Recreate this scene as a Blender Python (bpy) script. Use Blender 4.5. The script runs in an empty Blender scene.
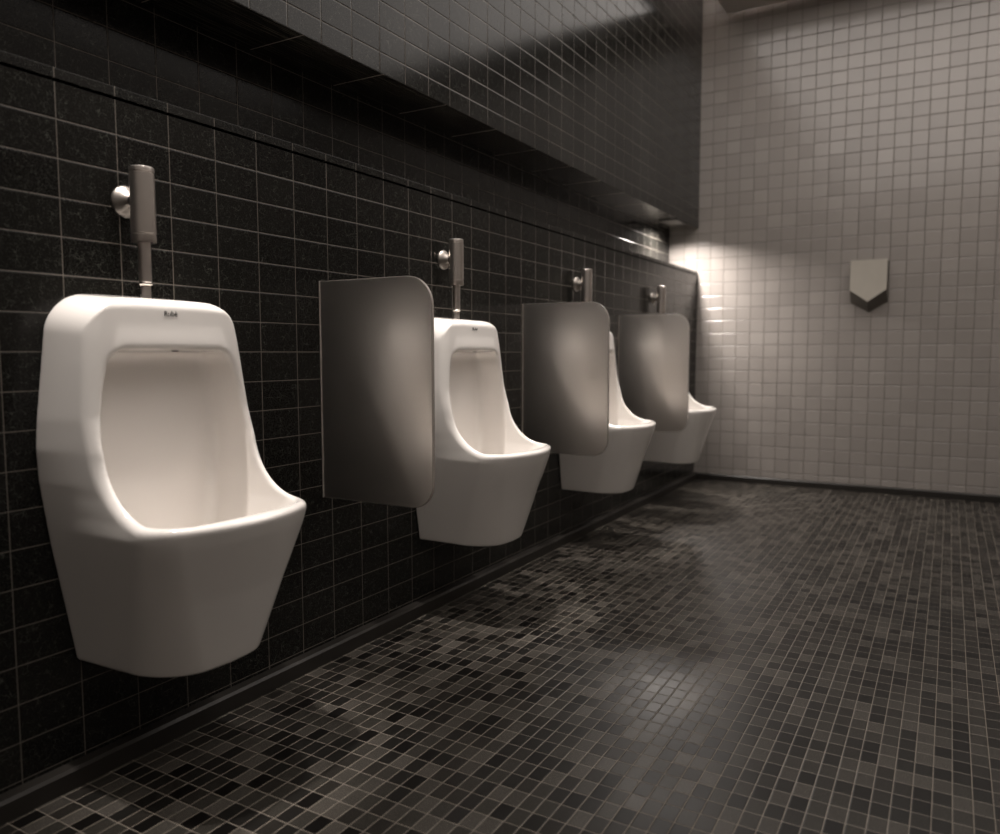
import bpy, bmesh, math
import numpy as np
from mathutils import Matrix, Vector

sc = bpy.context.scene
C = sc.collection

# ------------------------------------------------------------------ camera
cam_d = bpy.data.cameras.new('camera')
cam = bpy.data.objects.new('camera', cam_d)
C.objects.link(cam)
sc.camera = cam
cam_d.sensor_width = 36.0
cam_d.lens = 778.95 / 1000 * 36.0
cam_d.clip_start = 0.02
cam.matrix_world = (Matrix.Translation((1.5204, -0.9148, 0.8721))
                    @ Matrix.Rotation(0.5231, 4, 'Z') @ Matrix.Rotation(-0.0822, 4, 'X')
                    @ Matrix.Rotation(0.0008, 4, 'Y') @ Matrix.Rotation(math.pi / 2, 4, 'X'))
cam_d.dof.use_dof = True
cam_d.dof.focus_distance = 2.1
cam_d.dof.aperture_fstop = 2.2

# ------------------------------------------------------------------ world, exposure
w = bpy.data.worlds.new('world'); sc.world = w
w.use_nodes = True
w.node_tree.nodes['Background'].inputs[0].default_value = (0.02, 0.018, 0.016, 1)
w.node_tree.nodes['Background'].inputs[1].default_value = 0.2
sc.view_settings.view_transform = 'Standard'
sc.view_settings.look = 'None'
sc.view_settings.gamma = 1
sc.view_settings.use_curve_mapping = False
sc.view_settings.exposure = 0.0

WARM = (1.0, 0.925, 0.865)

# ------------------------------------------------------------------ room numbers (metres)
D = 4.43          # end wall
YB = -1.55        # wall behind the camera
XR = 3.05         # right wall
ZP = 3.05         # suspended ceiling raft
ZC = 3.32         # slab above it
XN = -0.2         # back of the niche
ZS = 1.713        # niche soffit
ZCAP0, ZCAP1 = 1.4015, 1.422
PW = 0.12632      # wall tile pitch along the wall
PH = 0.075        # wall tile pitch in height

def spot(name, loc, aim, watts, cone, blend, radius=0.03):
    l = bpy.data.lights.new(name, 'SPOT')
    l.energy = watts; l.color = WARM
    l.spot_size = math.radians(cone); l.spot_blend = blend
    l.shadow_soft_size = radius
    o = bpy.data.objects.new(name, l); C.objects.link(o)
    o.location = loc
    d = Vector(aim) - Vector(loc)
    o.rotation_euler = d.to_track_quat('-Z', 'Y').to_euler()
    return o

# (location, aim, watts, cone, blend): the lamps of the ceiling, each with its own fitting below
SPOTS = [
    ((0.09, -0.18, ZP + 0.06), (0.15, 0.14, 0.75), 300, 18, 1.0, 0.03),
    ((0.09, 0.98, ZP + 0.06), (0.15, 1.33, 0.75), 310, 19, 1.0, 0.03),
    ((0.09, 2.08, ZP + 0.06), (0.15, 2.43, 0.75), 310, 19, 1.0, 0.03),
    ((0.09, 3.14, ZP + 0.06), (0.15, 3.51, 0.75), 310, 19, 1.0, 0.03),
    ((0.09, 0.60, ZP + 0.06), (0.15, 0.15, 0.80), 190, 18, 1.0, 0.03),
    ((0.09, 1.72, ZP + 0.06), (0.15, 1.36, 0.80), 220, 19, 1.0, 0.03),
    ((0.09, 2.80, ZP + 0.06), (0.15, 2.46, 0.80), 220, 19, 1.0, 0.03),
]
for s in SPOTS:
    spot('ceiling_spot_light', *s)
SOFFIT_LAMP = (-0.062, 4.06, ZS - 0.010)     # flat rectangular lamp let into the niche soffit
l = bpy.data.lights.new('soffit_light', 'AREA'); l.shape = 'RECTANGLE'
l.size, l.size_y, l.energy, l.color, l.spread = 0.09, 0.20, 18, WARM, math.radians(152)
o = bpy.data.objects.new('soffit_light', l); C.objects.link(o); o.location = SOFFIT_LAMP
LUM = 1.58        # radiance of the luminous ceiling field
COVE = 40.0       # radiance of the cove strip

# ------------------------------------------------------------------ material helpers
def new_mat(name):
    m = bpy.data.materials.new(name); m.use_nodes = True
    nt = m.node_tree
    b = nt.nodes['Principled BSDF']
    return m, nt, b

class N:
    """small node-expression helper"""
    def __init__(s, nt): s.nt = nt
    def n(s, t, **k):
        x = s.nt.nodes.new(t)
        for a, v in k.items(): setattr(x, a, v)
        return x
    def put(s, sock, v):
        if hasattr(v, 'is_output') or isinstance(v, bpy.types.NodeSocket): s.nt.links.new(v, sock)
        else: sock.default_value = v
    def m(s, op, a, b=0.0, c=0.0):
        x = s.n('ShaderNodeMath', operation=op)
        s.put(x.inputs[0], a); s.put(x.inputs[1], b); s.put(x.inputs[2], c)
        return x.outputs[0]
    def mix(s, f, a, b):
        x = s.n('ShaderNodeMix', data_type='RGBA')
        s.put(x.inputs[0], f)
        s.put(x.inputs[6], a if not isinstance(a, tuple) else (*a, 1) if len(a) == 3 else a)
        s.put(x.inputs[7], b if not isinstance(b, tuple) else (*b, 1) if len(b) == 3 else b)
        return x.outputs[2]
    def mixf(s, f, a, b):
        x = s.n('ShaderNodeMix', data_type='FLOAT')
        s.put(x.inputs[0], f); s.put(x.inputs[2], a); s.put(x.inputs[3], b)
        return x.outputs[0]
    def smooth(s, v, a, b, lo=0.0, hi=1.0):
        x = s.n('ShaderNodeMapRange', interpolation_type='SMOOTHSTEP')
        s.put(x.inputs[0], v); x.inputs[1].default_value = a; x.inputs[2].default_value = b
        x.inputs[3].default_value = lo; x.inputs[4].default_value = hi
        return x.outputs[0]

def grid(e, pos, ax_u, ax_v, pu, pv, phu, phv, half, soft):
    """returns (tile mask 0 in grout .. 1 on tile, per-tile random colour, random value)"""
    sep = e.n('ShaderNodeSeparateXYZ'); e.put(sep.inputs[0], pos)
    U = e.m('DIVIDE', e.m('SUBTRACT', sep.outputs[ax_u], phu), pu)
    V = e.m('DIVIDE', e.m('SUBTRACT', sep.outputs[ax_v], phv), pv)
    def edge(t, p):
        f = e.m('FRACT', t)
        return e.m('MULTIPLY', e.m('MINIMUM', f, e.m('SUBTRACT', 1.0, f)), p)
    d = e.m('MINIMUM', edge(U, pu), edge(V, pv))
    mask = e.smooth(d, half - soft, half + soft)
    cmb = e.n('ShaderNodeCombineXYZ')
    e.put(cmb.inputs[0], e.m('ADD', e.m('FLOOR', U), 0.5)); e.put(cmb.inputs[1], e.m('ADD', e.m('FLOOR', V), 0.5))
    wn = e.n('ShaderNodeTexWhiteNoise', noise_dimensions='2D'); e.put(wn.inputs[0], cmb.outputs[0])
    return mask, wn.outputs['Color'], wn.outputs['Value'], d

def tilt(e, rnd, amt):
    geo = e.n('ShaderNodeNewGeometry')
    s1 = e.n('ShaderNodeVectorMath', operation='SUBTRACT'); e.put(s1.inputs[0], rnd); s1.inputs[1].default_value = (.5, .5, .5)
    s2 = e.n('ShaderNodeVectorMath', operation='SCALE'); e.put(s2.inputs[0], s1.outputs[0]); s2.inputs['Scale'].default_value = amt
    s3 = e.n('ShaderNodeVectorMath', operation='ADD'); e.put(s3.inputs[0], s2.outputs[0]); e.put(s3.inputs[1], geo.outputs['Normal'])
    s4 = e.n('ShaderNodeVectorMath', operation='NORMALIZE'); e.put(s4.inputs[0], s3.outputs[0])
    return s4.outputs[0]

def bump(e, h, dist, normal=None, strength=1.0):
    b = e.n('ShaderNodeBump'); b.inputs['Distance'].default_value = dist; b.inputs['Strength'].default_value = strength
    e.put(b.inputs['Height'], h)
    if normal is not None: e.put(b.inputs['Normal'], normal)
    return b.outputs[0]

def veins(e, pos, scale, width):
    nz = e.n('ShaderNodeTexNoise'); e.put(nz.inputs['Vector'], pos)
    nz.inputs['Scale'].default_value = scale * 1.3; nz.inputs['Detail'].default_value = 3
    sc_ = e.n('ShaderNodeVectorMath', operation='SCALE'); e.put(sc_.inputs[0], nz.outputs['Color']); sc_.inputs['Scale'].default_value = 0.9 / scale
    ad = e.n('ShaderNodeVectorMath', operation='ADD'); e.put(ad.inputs[0], pos); e.put(ad.inputs[1], sc_.outputs[0])
    vo = e.n('ShaderNodeTexVoronoi', feature='DISTANCE_TO_EDGE'); e.put(vo.inputs['Vector'], ad.outputs[0])
    vo.inputs['Scale'].default_value = scale
    line = e.smooth(vo.outputs['Distance'], 0.0, width, 1.0, 0.0)
    n2 = e.n('ShaderNodeTexNoise'); e.put(n2.inputs['Vector'], pos); n2.inputs['Scale'].default_value = scale * 0.8
    n2.inputs['Detail'].default_value = 2
    return e.m('MULTIPLY', line, e.smooth(n2.outputs['Fac'], 0.45, 0.7))

def dark_tile(name, phu, phv, rough=0.16, ph=PH):
    m, nt, b = new_mat(name); e = N(nt)
    tc = e.n('ShaderNodeTexCoord'); P = tc.outputs['Object']
    mask, rc, rv, d = grid(e, P, 1, 2, PW, ph, phu, phv, 0.0009, 0.0004)
    base = e.mix(rv, (0.0060, 0.0056, 0.0050), (0.0115, 0.0106, 0.0094))
    fine = e.n('ShaderNodeTexNoise'); e.put(fine.inputs['Vector'], P); fine.inputs['Scale'].default_value = 260; fine.inputs['Detail'].default_value = 4
    base = e.mix(e.smooth(fine.outputs['Fac'], 0.45, 0.75), base, (0.024, 0.024, 0.021))
    v = e.m('ADD', veins(e, P, 52, 0.030), e.m('MULTIPLY', veins(e, P, 105, 0.05), 0.7))
    base = e.mix(e.m('MINIMUM', v, 1.0), base, (0.085, 0.088, 0.076))
    col = e.mix(mask, (0.155, 0.135, 0.115), base)
    e.put(b.inputs['Base Color'], col)
    e.put(b.inputs['Roughness'], e.mixf(mask, 0.75, rough))
    e.put(b.inputs['Specular IOR Level'], e.mixf(mask, 0.3, 0.24))
    h = e.smooth(d, 0.0004, 0.0035)
    e.put(b.inputs['Normal'], bump(e, h, 0.0007, tilt(e, rc, 0.006)))
    return m

M_wall = dark_tile('dark_stone_tile_lower', 0.0, 0.05)
M_bulk = dark_tile('dark_stone_tile_upper', -0.0095, 0.0478)
M_niche = dark_tile('dark_stone_tile_niche', -0.0015, 0.049)

def end_tile():
    m, nt, b = new_mat('glazed_light_tile'); e = N(nt)
    P = e.n('ShaderNodeTexCoord').outputs['Object']
    mask, rc, rv, d = grid(e, P, 0, 2, 0.0909, 0.0840, 0.8128, 2.7696, 0.0019, 0.0008)
    base = e.mix(rv, (0.345, 0.315, 0.292), (0.395, 0.362, 0.336))
    col = e.mix(mask, (0.135, 0.115, 0.10), base)
    e.put(b.inputs['Base Color'], col)
    e.put(b.inputs['Roughness'], e.mixf(mask, 0.7, 0.19))
    b.inputs['Specular IOR Level'].default_value = 0.5
    b.inputs['IOR'].default_value = 1.75
    h = e.smooth(d, 0.0006, 0.0045)
    e.put(b.inputs['Normal'], bump(e, h, 0.0014, tilt(e, rc, 0.016)))
    return m
M_end = end_tile()

def floor_mat():
    m, nt, b = new_mat('dark_floor_mosaic'); e = N(nt)
    P = e.n('ShaderNodeTexCoord').outputs['Object']
    mask, rc, rv, d = grid(e, P, 0, 1, 0.03455, 0.0517, 1.1785, 0.6010, 0.00062, 0.0003)
    r = e.n('ShaderNodeValToRGB'); e.put(r.inputs[0], rv)
    cr = r.color_ramp; cr.interpolation = 'CONSTANT'
    cr.elements[0].position = 0; cr.elements[0].color = (0.0045, 0.0038, 0.0032, 1)
    cr.elements[1].position = 0.13; cr.elements[1].color = (0.012, 0.011, 0.0095, 1)
    for pz, c in ((0.33, (0.021, 0.0185, 0.0155)), (0.52, (0.034, 0.031, 0.026)), (0.74, (0.052, 0.047, 0.040)), (0.9, (0.069, 0.062, 0.053))):
        x = cr.elements.new(pz); x.color = (*c, 1)
    sp = e.n('ShaderNodeTexNoise'); e.put(sp.inputs['Vector'], P); sp.inputs['Scale'].default_value = 520; sp.inputs['Detail'].default_value = 3
    spk = e.smooth(sp.outputs['Fac'], 0.5, 0.72)
    mul = e.n('ShaderNodeMix', data_type='RGBA', blend_type='MULTIPLY'); mul.inputs[0].default_value = 1
    e.put(mul.inputs[6], r.outputs[0])
    g = e.n('ShaderNodeCombineXYZ'); gv = e.mixf(spk, 0.75, 2.9)
    for i in range(3): e.put(g.inputs[i], gv)
    e.put(mul.inputs[7], g.outputs[0])
    col = e.mix(mask, (0.34, 0.295, 0.245), mul.outputs[2])
    e.put(b.inputs['Base Color'], col)
    big = e.n('ShaderNodeTexNoise'); e.put(big.inputs['Vector'], P); big.inputs['Scale'].default_value = 2.2; big.inputs['Detail'].default_value = 3
    e.put(b.inputs['Roughness'], e.mixf(mask, 0.6, e.smooth(big.outputs['Fac'], 0.3, 0.7, 0.30, 0.42)))
    b.inputs['Specular IOR Level'].default_value = 0.32
    h = e.smooth(d, 0.0004, 0.003)
    e.put(b.inputs['Normal'], bump(e, h, 0.0006, tilt(e, rc, 0.02)))
    return m
M_floor = floor_mat()

def soffit_mat():
    m, nt, b = new_mat('dark_grained_soffit'); e = N(nt)
    P = e.n('ShaderNodeTexCoord').outputs['Object']
    mp = e.n('ShaderNodeMapping'); e.put(mp.inputs['Vector'], P); mp.inputs['Scale'].default_value = (230, 5, 5)
    nz = e.n('ShaderNodeTexNoise'); e.put(nz.inputs['Vector'], mp.outputs[0]); nz.inputs['Scale'].default_value = 1; nz.inputs['Detail'].default_value = 3
    base = e.mix(e.smooth(nz.outputs['Fac'], 0.35, 0.7), (0.018, 0.016, 0.014), (0.095, 0.086, 0.072))
    sep = e.n('ShaderNodeSeparateXYZ'); e.put(sep.inputs[0], P)
    t = e.m('FRACT', e.m('DIVIDE', e.m('SUBTRACT', sep.outputs[1], 0.681), 0.3375))
    d = e.m('MULTIPLY', e.m('MINIMUM', t, e.m('SUBTRACT', 1.0, t)), 0.3375)
    mask = e.smooth(d, 0.0010, 0.0022)
    e.put(b.inputs['Base Color'], e.mix(mask, (0.50, 0.43, 0.35), base))
    e.put(b.inputs['Roughness'], e.mixf(mask, 0.6, 0.2))
    e.put(b.inputs['Normal'], bump(e, nz.outputs['Fac'], 0.0004))
    return m
M_soffit = soffit_mat()

def plain(name, col, rough=0.5, metal=0.0, spec=0.5, nscale=40, namt=0.0, emit=0, coat=0.0):
    m, nt, b = new_mat(name); e = N(nt)
    P = e.n('ShaderNodeTexCoord').outputs['Object']
    nz = e.n('ShaderNodeTexNoise'); e.put(nz.inputs['Vector'], P); nz.inputs['Scale'].default_value = nscale; nz.inputs['Detail'].default_value = 3
    lo = tuple(c * (1 - namt) for c in col); hi = tuple(min(1, c * (1 + namt)) for c in col)
    e.put(b.inputs['Base Color'], e.mix(nz.outputs['Fac'], lo, hi))
    b.inputs['Roughness'].default_value = rough; b.inputs['Metallic'].default_value = metal
    b.inputs['Specular IOR Level'].default_value = spec
    b.inputs['Coat Weight'].default_value = coat; b.inputs['Coat Roughness'].default_value = 0.05
    if emit:
        b.inputs['Emission Color'].default_value = (*WARM, 1); b.inputs['Emission Strength'].default_value = emit
    return m
M_kerb = plain('dark_skirting', (0.023, 0.020, 0.017), 0.45, namt=0.15, nscale=12)
M_black = plain('shadow_gap_black', (0.002, 0.002, 0.002), 0.9, spec=0.1)
M_cap = dark_tile('dark_stone_cap', 0.0, 1.0, 0.25, 1.0)
M_raft = plain('ceiling_paint', (0.50, 0.46, 0.42), 0.7, namt=0.03, nscale=3)
M_slab = plain('slab_paint', (0.30, 0.27, 0.25), 0.8, namt=0.05, nscale=3)
M_rwall = plain('grey_render_wall', (0.28, 0.255, 0.235), 0.5, namt=0.1, nscale=4)
M_lum = plain('luminous_ceiling_fabric', (0.6, 0.56, 0.52), 0.6, namt=0.02, nscale=2, emit=LUM)
M_led = plain('led_strip_glow', (0.8, 0.75, 0.7), 0.5, emit=COVE)
M_lens = plain('lamp_lens_glow', (0.8, 0.78, 0.74), 0.4, emit=12)
M_dim = plain('frosted_lamp_glass', (0.10, 0.09, 0.08), 0.5)
M_ceramic = plain('white_vitreous_china', (0.80, 0.765, 0.73), 0.12, spec=0.5, namt=0.015, nscale=5, coat=0.6)
M_chrome = plain('brushed_chrome', (0.66, 0.61, 0.57), 0.30, metal=1.0, namt=0.05, nscale=30)
M_rosette = plain('satin_chrome_flange', (0.24, 0.22, 0.20), 0.42, metal=1.0)
M_bright = plain('polished_chrome_ring', (0.80, 0.74, 0.68), 0.12, metal=1.0)
M_screen = plain('satin_steel_screen', (0.92, 0.88, 0.84), 0.36, metal=1.0, namt=0.02, nscale=4)
M_edge = plain('polished_screen_edge', (0.40, 0.36, 0.325), 0.25, spec=0.7)
M_ink = plain('printed_ink', (0.03, 0.027, 0.025), 0.5)
M_box = plain('painted_metal_box', (0.56, 0.52, 0.455), 0.45, namt=0.06, nscale=14)
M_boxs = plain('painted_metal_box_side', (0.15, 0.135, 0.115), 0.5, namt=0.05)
M_fit = plain('black_lamp_housing', (0.02, 0.018, 0.017), 0.4)

# ------------------------------------------------------------------ mesh helpers
def obj(name, bm_or_me, mat, parent=None, smooth=False):
    if isinstance(bm_or_me, bmesh.types.BMesh):
        me = bpy.data.meshes.new(name); bm_or_me.to_mesh(me); bm_or_me.free()
    else: me = bm_or_me
    o = bpy.data.objects.new(name, me); C.objects.link(o)
    mats = mat if isinstance(mat, (list, tuple)) else [mat]
    for x in mats: me.materials.append(x)
    if smooth:
        for p in me.polygons: p.use_smooth = True
    if parent: o.parent = parent
    return o

def box(bm, a, b, bev=0.0):
    r = bmesh.ops.create_cube(bm, size=1)
    vs = r['verts']
    for v in vs:
        v.co = Vector([a[i] + (v.co[i] + .5) * (b[i] - a[i]) for i in range(3)])
    if bev:
        es = list({ed for v in vs for ed in v.link_edges})
        bmesh.ops.bevel(bm, geom=es, offset=bev, segments=2, affect='EDGES', profile=.5)
    return bm

def struct(name, bm, mat, smooth=False):
    o = obj(name, bm, mat, smooth=smooth); o['kind'] = 'structure'; return o

def tag(o, label, cat, group=None):
    o['label'] = label; o['category'] = cat
    if group: o['group'] = group
    return o

def thing(name, label, cat, loc, group=None):
    o = bpy.data.objects.new(name, None); C.objects.link(o); o.location = loc
    o.empty_display_size = 0.1
    return tag(o, label, cat, group)

def lathe(prof, n=40, axis='z', org=(0, 0, 0)):
    """prof: list of (radius, height)"""
    bm = bmesh.new(); rings = []
    def P(r, h, t):
        c, s = r * math.cos(t), r * math.sin(t)
        p = (c, s, h) if axis == 'z' else (h, c, s)
        return Vector(p) + Vector(org)
    for r, h in prof:
        if r < 1e-6: rings.append([bm.verts.new(P(0, h, 0))])
        else: rings.append([bm.verts.new(P(r, h, 2 * math.pi * i / n)) for i in range(n)])
    for A, B in zip(rings[:-1], rings[1:]):
        for i in range(n):
            j = (i + 1) % n
            if len(A) == 1 and len(B) > 1: bm.faces.new((A[0], B[i], B[j]))
            elif len(B) == 1 and len(A) > 1: bm.faces.new((A[i], A[j], B[0]))
            elif len(A) > 1: bm.faces.new((A[i], A[j], B[j], B[i]))
    bmesh.ops.recalc_face_normals(bm, faces=bm.faces)
    return bm

def split_sharp(o, ang=35):
    me = o.data
    bm = bmesh.new(); bm.from_mesh(me)
    for ed in bm.edges:
        if len(ed.link_faces) == 2 and ed.calc_face_angle(0) > math.radians(ang): ed.smooth = False
    bm.to_mesh(me); bm.free()
    for p in me.polygons: p.use_smooth = True

# ------------------------------------------------------------------ structure
T = 0.12
struct('floor', box(bmesh.new(), (-0.4, YB - T, -0.1), (XR + T, D + T, 0.0)), M_floor)
struct('wall_left', box(bmesh.new(), (-0.4, YB - T, 0.0), (0.0, D, ZCAP0 - 0.006)), M_wall)
struct('trim_1', box(bmesh.new(), (-0.4, YB - T, ZCAP0 - 0.006), (-0.012, D, ZCAP0)), M_black)
struct('trim_2', box(bmesh.new(), (-0.205, YB - T, ZCAP0), (0.0, D, ZCAP1), 0.0012), M_cap)
struct('wall_left_niche', box(bmesh.new(), (-0.4, YB - T, ZCAP0), (XN, D, ZS + 0.02)), M_niche)
struct('trim_3', box(bmesh.new(), (XN - 0.005, YB - T, ZS), (-0.001, D, ZS + 0.02)), M_soffit)
struct('wall_left_bulkhead', box(bmesh.new(), (-0.4, YB - T, ZS + 0.0005), (0.0, D, ZC)), M_bulk)
bpy.data.objects['trim_3'].location.z = -0.0004
struct('wall_back', box(bmesh.new(), (-0.4, D, -0.1), (XR + T, D + T, ZC + T)), M_end)
struct('wall_front', box(bmesh.new(), (-0.4, YB - T, 0.0), (XR + T, YB, ZC + T)), M_rwall)
struct('wall_right', box(bmesh.new(), (XR, YB, 0.0), (XR + T, D, ZC + T)), M_rwall)
struct('ceiling', box(bmesh.new(), (-0.4, YB - T, ZC), (XR + T, D + T, ZC + T)), M_slab)
struct('ceiling_raft', box(bmesh.new(), (0.18, YB, ZP), (XR, D - 0.085, ZP + 0.05), 0.003), M_raft)

def kerb(name, a, b, nrm):
    """skirting with a chamfered top edge running from a to b, out from the wall along nrm"""
    bm = bmesh.new()
    prof = [(0, 0), (0.032, 0), (0.032, 0.036), (0.026, 0.042), (0, 0.042)]
    rings = []
    for p in (a, b):
        rings.append([bm.verts.new((p[0] + nrm[0] * u, p[1] + nrm[1] * u, v)) for u, v in prof])
    for i in range(5):
        j = (i + 1) % 5
        bm.faces.new((rings[0][i], rings[0][j], rings[1][j], rings[1][i]))
    bm.faces.new(rings[0]); bm.faces.new(rings[1][::-1])
    bmesh.ops.recalc_face_normals(bm, faces=bm.faces)
    return struct(name, bm, M_kerb)
kerb('baseboard_left', (0, YB), (0, D), (1, 0))
kerb('baseboard_back', (0.032, D), (XR, D), (0, -1))

# luminous fabric ceiling, recessed strip in the cove, lamps
def lum_panel(y0, y1, label):
    t = thing('ceiling_light', label, 'ceiling light', ((0.20 + XR - 0.1) / 2, (y0 + y1) / 2, ZP), 'light panels in the ceiling')
    hx, hy = (XR - 0.1 - 0.20) / 2, (y1 - y0) / 2
    f = bmesh.new()
    for a, b in (((-hx, -hy, -.012), (hx, -hy + .02, 0)), ((-hx, hy - .02, -.012), (hx, hy, 0)),
                 ((-hx, -hy + .02, -.012), (-hx + .02, hy - .02, 0)), ((hx - .02, -hy + .02, -.012), (hx, hy - .02, 0))):
        box(f, a, b)
    obj('frame', f, M_raft, t)
    obj('diffuser', box(bmesh.new(), (-hx + .02, -hy + .02, -.008), (hx - .02, hy - .02, -.001)), M_lum, t)
    return t
lum_panel(1.35, 4.06, 'wide glowing ceiling panel toward the light tiled end wall')
lum_panel(-1.4, 1.25, 'wide glowing ceiling panel over the nearest urinal')

t = thing('cove_light', 'slim light strip hidden in the ceiling slot beside the dark bulkhead', 'light strip', (0.22, 1.4, ZP + 0.05))
obj('channel', box(bmesh.new(), (-.02, -2.8, 0), (.02, 2.8, .012)), M_raft, t)
obj('glowing_strip', box(bmesh.new(), (-.012, -2.78, .012), (.012, 2.78, .022), .002), M_led, t)

names = ['black slot spotlight nearest the camera end, turned to the nearest urinal',
         'black slot spotlight beyond the nearest screen, turned to the second urinal',
         'black slot spotlight just beyond the middle screen, turned to the third urinal',
         'black slot spotlight just beyond the farthest screen, turned to the farthest urinal',
         'black slot spotlight before the nearest screen, turned back to the nearest urinal',
         'black slot spotlight before the middle screen, turned back to the second urinal',
         'black slot spotlight before the farthest screen, turned back to the third urinal']
for s, nm in zip(SPOTS, names):
    L, A = Vector(s[0]), Vector(s[1])
    t = thing('ceiling_spotlight', nm, 'spotlight', L, 'black spotlights in the ceiling slot')
    q = (A - L).to_track_quat('-Z', 'Y').to_matrix().to_4x4()
    bm = lathe([(0, .095), (.034, .095), (.038, .088), (.038, -.004), (.034, -.004), (.034, .05), (0, .05)])
    bmesh.ops.transform(bm, matrix=q, verts=bm.verts)
    h = obj('lamp_housing', bm, M_fit, t); split_sharp(h)
    bm = lathe([(0, .046), (.033, .046), (.033, .049), (0, .049)]); bmesh.ops.transform(bm, matrix=q, verts=bm.verts)
    obj('lens', bm, M_lens, t)
    top = ZC - L.z
    obj('stem', lathe([(.008, .03), (.008, top - .01)]), M_fit, t)
    obj('ceiling_mount', lathe([(0, top - .012), (.03, top - .012), (.03, top), (0, top)]), M_fit, t)

# recessed lamp at the far end of the niche soffit
t = thing('recessed_downlight', 'small flat rectangular lamp in the dark niche soffit close to the light tiled end wall', 'downlight', (SOFFIT_LAMP[0], SOFFIT_LAMP[1], ZS))
f = bmesh.new()
for a, b in (((-.056, -.112, -.0085), (-.047, .112, -.0005)), ((.047, -.112, -.0085), (.056, .112, -.0005)),
             ((-.047, -.112, -.0085), (.047, -.102, -.0005)), ((-.047, .102, -.0085), (.047, .112, -.0005))): box(f, a, b)
obj('trim_ring', f, M_fit, t)
obj('lens', box(bmesh.new(), (-.047, -.102, -.006), (.047, .102, -.0008)), M_dim, t)

# ------------------------------------------------------------------ urinal body from a distance field
def interp(z, pts):
    a = np.array(pts, float)
    # smooth (Catmull-Rom-like) interpolation by dense linear + smoothing
    zz = np.linspace(a[0, 0], a[-1, 0], 600)
    v = np.interp(zz, a[:, 0], a[:, 1])
    k = np.hanning(13); k /= k.sum()
    v = np.convolve(np.pad(v, 6, mode='reflect', reflect_type='odd'), k, mode='valid')
    return np.interp(z, zz, v)

DP = [(.20, .19), (.50, .182), (.60, .176), (.66, .169), (.686, .1645), (.72, .1545), (.75, .147), (.80, .142), (.85, .138), (.90, .134), (.95, .129), (1.0, .124)]
DL = [(.20, .262), (.235, .272), (.40, .324), (.515, .366), (.56, .379), (.65, .39), (1.0, .40)]
WF = [(.20, .128), (.235, .136), (.40, .171), (.53, .199), (.56, .197), (.60, .197), (.70, .197), (.75, .194), (.80, .189), (.85, .184), (.90, .178), (.95, .170), (1.0, .160)]
WB = [(.20, .150), (.248, .160), (.383, .183), (.498, .203), (.622, .220), (.686, .223), (.744, .219), (.83, .208), (.92, .197), (.98, .190), (1.0, .187)]
DREF = [(.20, .27), (.40, .30), (.50, .28), (.60, .19), (.70, .156), (1.0, .13)]
CI = [(.30, .13), (.45, .158), (.55, .175), (.60, .177), (.70, .178), (.75, .173), (.80, .165), (.85, .151), (.88, .141), (1.0, .12)]   # cavity half width at the opening
CB = [(.30, .10), (.45, .142), (.51, .149), (.68, .157), (.77, .148), (.86, .136), (1.0, .12)]

def rmax(a, b, r):
    return np.minimum(np.maximum(a, b), -r) + np.sqrt(np.maximum(a + r, 0) ** 2 + np.maximum(b + r, 0) ** 2)
def rmin(a, b, r): return -rmax(-a, -b, r)

def body(x, y, z):
    ya = np.sqrt(y * y + 1e-5)
    d = interp(z, DP); dl = interp(z, DL); wf = interp(z, WF); wb = interp(z, WB)
    dref = interp(z, DREF)
    u = np.clip(x / dref, 0, 1.0)
    side = ya - (wb + (wf - wb) * u)
    plan = rmax((x - dl + .034 * (ya / .15) ** 2) / 1.10, side, .050 + .03 * np.clip((.5 - z) / .25, 0, 1))
    xc, zc, R = .295, .686, .130          # concave sweep from the tall back down to the lip
    m = np.clip((.934 - z) / .05, 0, 1) * np.clip((.129 + .2 * (.93 - z) - ya) / .012, 0, 1)
    d = d + .0018 * m * m * (3 - 2 * m)    # faint raised facet above the opening
    T = np.where(z >= zc, x - d + .010 * (ya / .19) ** 2,
                 np.where(x >= xc, z - (zc - R), R - np.sqrt((xc - x) ** 2 + (zc - z) ** 2)) + .010 * (ya / .19) ** 2 * np.clip((z - .6) / .086, 0, 1))
    k = np.clip((z - .545) / .06, 0, 1)
    f = rmax(plan, T, .018 + .006 * k)
    top = z - (.993 - .10 * x - .25 * np.maximum(ya - .05, 0) ** 2 * 4 * .5)
    f2 = rmax(side, top, .068)
    f = np.maximum(rmax(f, top, .020), f2)
    bot = (.248 - .025 * np.clip(x, 0, .3)) - z
    f = rmax(f, bot, .006)
    return rmax(f, -(x - .0008), .005)

def cavity(x, y, z):
    ya = np.sqrt(y * y + 1e-5)
    wi = interp(z, CI); wb = interp(z, CB)
    u = np.clip((x - .045) / .10, -1, 1.0)
    side = ya - (wb + (wi - wb) * u)
    back = .045 - x + .02 * np.clip((.45 - z) / .15, 0, 1)
    lo = np.clip((.60 - z) / .1, 0, 1)
    front = (x - (.331 - .30 * (.53 - z)) + .034 * (ya / .15) ** 2 * lo) / 1.12
    f = rmax(side, back, .022)
    f = rmax(f, front, .055)
    f = rmax(f, z - (.878 - .05 * (.14 - x)), .030)
    f = rmax(f, .36 - z, .07)
    return f

def hood(x, y, z):
    """shallow sloping facet above the opening"""
    ya = np.sqrt(y * y + 1e-5)
    f = rmax(ya - (.118 + .25 * (.93 - z)), z - .930, .008)
    return rmax(rmax(f, .86 - z, .004), (.138 - .14 * (.930 - z) - .0035) - x, .002)

def urinal_field(x, y, z):
    f = body(x, y, z)
    c = np.minimum(cavity(x, y, z), hood(x, y, z) if HOOD else 9)
    return rmax(f, -c, .010)
HOOD = False

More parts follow.
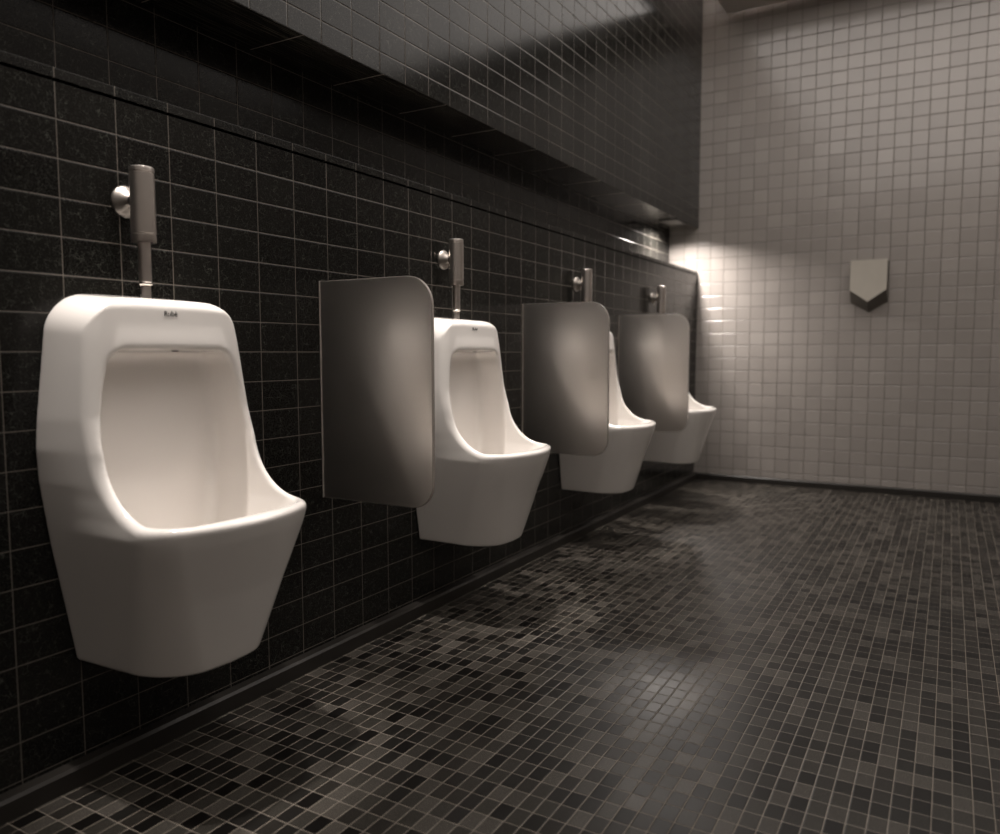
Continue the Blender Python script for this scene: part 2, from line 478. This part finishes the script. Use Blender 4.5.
def urinal_mesh(h=0.0042):
    xs = np.arange(-.006, .385, h); ys = np.arange(-.24, .2401, h); zs = np.arange(.215, 1.012, h)
    X, Y, Z = np.meshgrid(xs, ys, zs, indexing='ij')
    F = urinal_field(X, Y, Z)
    S = F < 0
    nx, ny, nz = F.shape
    cs = np.zeros((nx - 1, ny - 1, nz - 1)); acc = np.zeros((nx - 1, ny - 1, nz - 1, 3))
    G = np.stack([X, Y, Z], -1)
    offs = [(i, j, k) for i in (0, 1) for j in (0, 1) for k in (0, 1)]
    def sl(o): return tuple(slice(o[i], o[i] + (nx, ny, nz)[i] - 1) for i in range(3))
    for o in offs:
        for a in range(3):
            if o[a] == 0:
                q = list(o); q[a] = 1
                A, B = sl(o), sl(q)
                cr = S[A] != S[B]
                den = F[A] - F[B]; den = np.where(np.abs(den) < 1e-9, 1e-9, den)
                t = (F[A] / den)[..., None]
                p = G[A] + t * (G[B] - G[A])
                acc += np.where(cr[..., None], p, 0); cs += cr
    act = cs > 0
    idx = -np.ones(act.shape, int); idx[act] = np.arange(act.sum())
    V = acc[act] / cs[act][:, None]
    faces = []
    for a in range(3):
        b, c = (a + 1) % 3, (a + 2) % 3
        A = [slice(None)] * 3; B = [slice(None)] * 3
        A[a] = slice(0, -1); B[a] = slice(1, None)
        ch = S[tuple(A)] != S[tuple(B)]
        ins = S[tuple(A)]
        I = np.argwhere(ch)
        sh = np.array(act.shape)
        ok = (I[:, b] > 0) & (I[:, c] > 0) & (I[:, b] < sh[b]) & (I[:, c] < sh[c])
        I = I[ok]
        eb = np.eye(3, dtype=int)[b]; ec = np.eye(3, dtype=int)[c]
        q = [idx[tuple((I - eb - ec).T)], idx[tuple((I - ec).T)], idx[tuple(I.T)], idx[tuple((I - eb).T)]]
        q = np.stack(q, 1)
        fl = ~ins[tuple(I.T)]
        q[fl] = q[fl][:, ::-1]
        faces.append(q)
    faces = np.concatenate(faces)
    faces = faces[(faces >= 0).all(1)]
    for _ in range(2):   # settle the vertices onto the surface
        ep = 1e-4
        f0 = urinal_field(*V.T)
        g = np.stack([(urinal_field(*(V + ep * np.eye(3)[i]).T) - f0) / ep for i in range(3)], 1)
        V = V - np.clip(f0 / np.maximum((g ** 2).sum(1), .3), -h, h)[:, None] * g
    me = bpy.data.meshes.new('bowl_body')
    me.from_pydata(V.tolist(), [], faces.tolist()); me.update()
    bm = bmesh.new(); bm.from_mesh(me); bmesh.ops.recalc_face_normals(bm, faces=bm.faces)
    bmesh.ops.smooth_vert(bm, verts=bm.verts, factor=.3, use_axis_x=True, use_axis_y=True, use_axis_z=True)
    bm.to_mesh(me); bm.free()
    return me

def text_mesh(txt, size):
    cu = bpy.data.curves.new('lettering', 'FONT'); cu.body = txt; cu.size = size; cu.extrude = 0.0004
    cu.align_x = 'CENTER'; cu.align_y = 'CENTER'
    o = bpy.data.objects.new('lettering', cu); C.objects.link(o)
    dg = bpy.context.evaluated_depsgraph_get(); dg.update()
    me = bpy.data.meshes.new_from_object(o.evaluated_get(dg))
    bpy.data.objects.remove(o)
    return me

YC = 0.15
OFFS = [0.0, 1.186, 2.288, 3.366]
def make_urinal(label):
    t = thing('urinal', label, 'urinal', (0, YC, 0), 'row of white wall-hung urinals')
    obj('bowl_body', urinal_mesh(), M_ceramic, t, smooth=True)
    b = text_mesh('Rubé', 0.0155)
    # letters read along +y, up +z, facing +x
    xf = float(interp(np.array([.952]), DP)[0])
    b.transform(Matrix.Translation((xf + 0.0004, -0.006, .952)) @ Matrix(((0, 0, 1, 0), (1, 0, 0, 0), (0, 1, 0, 0), (0, 0, 0, 1))))
    o = obj('brand_mark', b, M_ink, t); o['label'] = 'small black lettering on the top front'
    bm = lathe([(0, -.002), (.006, -.002), (.0075, 0), (.0045, .0015), (0, .001)], 24, org=(.115, .012, .8765))
    o = obj('spreader_nozzle', bm, M_fit, t, smooth=True); o['label'] = 'small dark nozzle hole under the hood'
    bm = lathe([(0, .002), (.028, .002), (.032, 0), (.032, -.004), (0, -.004)], 32, org=(.15, 0, .364))
    obj('drain_cover', bm, M_chrome, t, smooth=True)
    return t

def make_valve(label):
    t = thing('flush_valve', label, 'flush valve', (0, YC - .004, 0), 'chrome flush valves above the urinals')
    cx = .050
    o = obj('valve_body', lathe([(0, 1.256), (.0225, 1.256), (.0243, 1.2545), (.0247, 1.252), (.0247, 1.2465), (.0230, 1.2455), (.0230, 1.2442), (.0247, 1.2432),
                             (.0247, 1.121), (.0230, 1.120), (.0230, 1.1187), (.0247, 1.1177), (.0247, 1.104), (.024, 1.102), (0, 1.102)], 48, org=(cx, 0, 0)), M_chrome, t); split_sharp(o, 40)
    o = obj('flush_pipe', lathe([(.0126, 1.103), (.0126, 1.020), (.0100, 1.018), (.0100, .984)], 36, org=(cx, 0, 0)), M_chrome, t); split_sharp(o, 40)
    o = obj('pipe_collar', lathe([(.0124, 1.021), (.0138, 1.0195), (.0141, 1.0165), (.0131, 1.0140), (.0100, 1.0130)], 36, org=(cx, 0, 0)), M_bright, t, smooth=True)
    o['label'] = 'bright polished collar ring'
    o = obj('connector', lathe([(.0125, 0.004), (.0125, cx - .015)], 32, 'x', (0, 0, 1.189)), M_chrome, t, smooth=True)
    o = obj('wall_rosette', lathe([(.0325, 0.0005), (.0335, .003), (.0325, .006), (.0265, .012), (.0195, .018), (.0150, .024), (.0128, .027)], 48, 'x', (0, -.006, 1.189)), M_rosette, t, smooth=True)
    return t

def dup(root, loc, label):
    r = root.copy(); C.objects.link(r); r.location = loc; r['label'] = label
    for ch in list(root.children):
        c = ch.copy(); C.objects.link(c); c.parent = r
        for g in ch.children:
            d = g.copy(); C.objects.link(d); d.parent = c
    return r

UL = ['nearest and largest white ceramic urinal, with no screen before it, on dark tiled wall',
      'second white ceramic urinal from the camera, just beyond the first grey screen',
      'third white ceramic urinal, its upper left hidden by the middle grey screen',
      'farthest white ceramic urinal, next to the light tiled end wall']
VL = ['chrome tube flush valve above the nearest urinal', 'chrome tube flush valve above the second urinal',
      'chrome tube flush valve rising behind the middle grey screen', 'chrome tube flush valve rising behind the farthest grey screen']
u0 = make_urinal(UL[0]); v0 = make_valve(VL[0])
for k in (1, 2, 3):
    dup(u0, (0, YC + OFFS[k], 0), UL[k])
    dup(v0, (0, YC - .004 + [0, 1.192, 2.293, 3.362][k], 0), VL[k])

# ------------------------------------------------------------------ privacy screens
def rounded(x0, x1, z0, z1, rt, rb, n=10):
    pts = [(x0, z0)]
    for i in range(n + 1):
        a = -math.pi / 2 + i / n * math.pi / 2
        pts.append((x1 - rb + rb * math.cos(a), z0 + rb + rb * math.sin(a)))
    for i in range(n + 1):
        a = i / n * math.pi / 2
        pts.append((x1 - rt + rt * math.cos(a), z1 - rt + rt * math.sin(a)))
    pts.append((x0, z1))
    return pts

def make_screen(label):
    t = thing('privacy_screen', label, 'urinal screen', (0, .725, 0), 'grey screens between the urinals')
    bm = bmesh.new()
    pts = rounded(.002, .379, .466, 1.070, .078, .068)
    th = .0055
    A = [bm.verts.new((x, -th, z)) for x, z in pts]; B = [bm.verts.new((x, th, z)) for x, z in pts]
    f1 = bm.faces.new(A); f2 = bm.faces.new(B[::-1])
    for i in range(len(pts)):
        j = (i + 1) % len(pts); bm.faces.new((A[i], B[i], B[j], A[j]))
    bmesh.ops.recalc_face_normals(bm, faces=bm.faces)
    rim = [ed for ed in bm.edges if (ed.verts[0].co.y * ed.verts[1].co.y > 0)]
    res = bmesh.ops.bevel(bm, geom=rim, offset=.0022, segments=3, affect='EDGES', profile=.5)
    for f in bm.faces:
        f.material_index = 0 if abs(f.normal.y) > .99 else 1
    o = obj('screen_panel', bm, [M_screen, M_edge], t); split_sharp(o, 50)
    bm = bmesh.new()
    for z in (.58, .955): box(bm, (0.0, -.011, z - .02), (.020, .011, z + .02), .002)
    # slim wall channel the panel stands in
    bm.free()
    bm = box(bmesh.new(), (0.0003, -.0070, .4655), (.004, .0070, 1.0705), .001)
    obj('wall_channel', bm, M_edge, t)
    return t
SL = ['nearest and largest grey round-cornered screen, between the first two urinals',
      'middle grey round-cornered screen, just before the third urinal',
      'farthest and smallest grey round-cornered screen, before the last urinal']
s0 = make_screen(SL[0])
dup(s0, (0, 1.908, 0), SL[1]); dup(s0, (0, 2.975, 0), SL[2])

# ------------------------------------------------------------------ pentagonal box on the end wall
t = thing('wall_box', 'grey metal box with a pointed lower edge mounted on the light tiled end wall', 'wall box', (1.07, D, 1.33))
e_ = .095
def penta(hw, zt, zs, zv, y): return [(-hw, y, zt), (hw, y, zt), (hw, y, zs), (0, y, zv), (-hw, y, zs)]
bm = bmesh.new()
A = [bm.verts.new(p) for p in penta(.100, .100, -.080, -.150, -e_ + .003)]
B = [bm.verts.new(p) for p in penta(.104, .100, -.150, -.212, -.001)]
bm.faces.new(A); bm.faces.new(B[::-1])
for i in range(5):
    j = (i + 1) % 5; bm.faces.new((A[i], B[i], B[j], A[j]))
bmesh.ops.recalc_face_normals(bm, faces=bm.faces)
bmesh.ops.bevel(bm, geom=list(bm.edges), offset=.002, segments=2, affect='EDGES')
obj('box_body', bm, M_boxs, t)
bm = bmesh.new()
A = [bm.verts.new(p) for p in penta(.1015, .102, -.079, -.151, -e_ - .001)]
B = [bm.verts.new(p) for p in penta(.1015, .102, -.079, -.151, -e_ + .004)]
bm.faces.new(A); bm.faces.new(B[::-1])
for i in range(5):
    j = (i + 1) % 5; bm.faces.new((A[i], B[i], B[j], A[j]))
bmesh.ops.recalc_face_normals(bm, faces=bm.faces)
bmesh.ops.bevel(bm, geom=list(bm.edges), offset=.0012, segments=2, affect='EDGES')
obj('front_plate', bm, M_box, t)
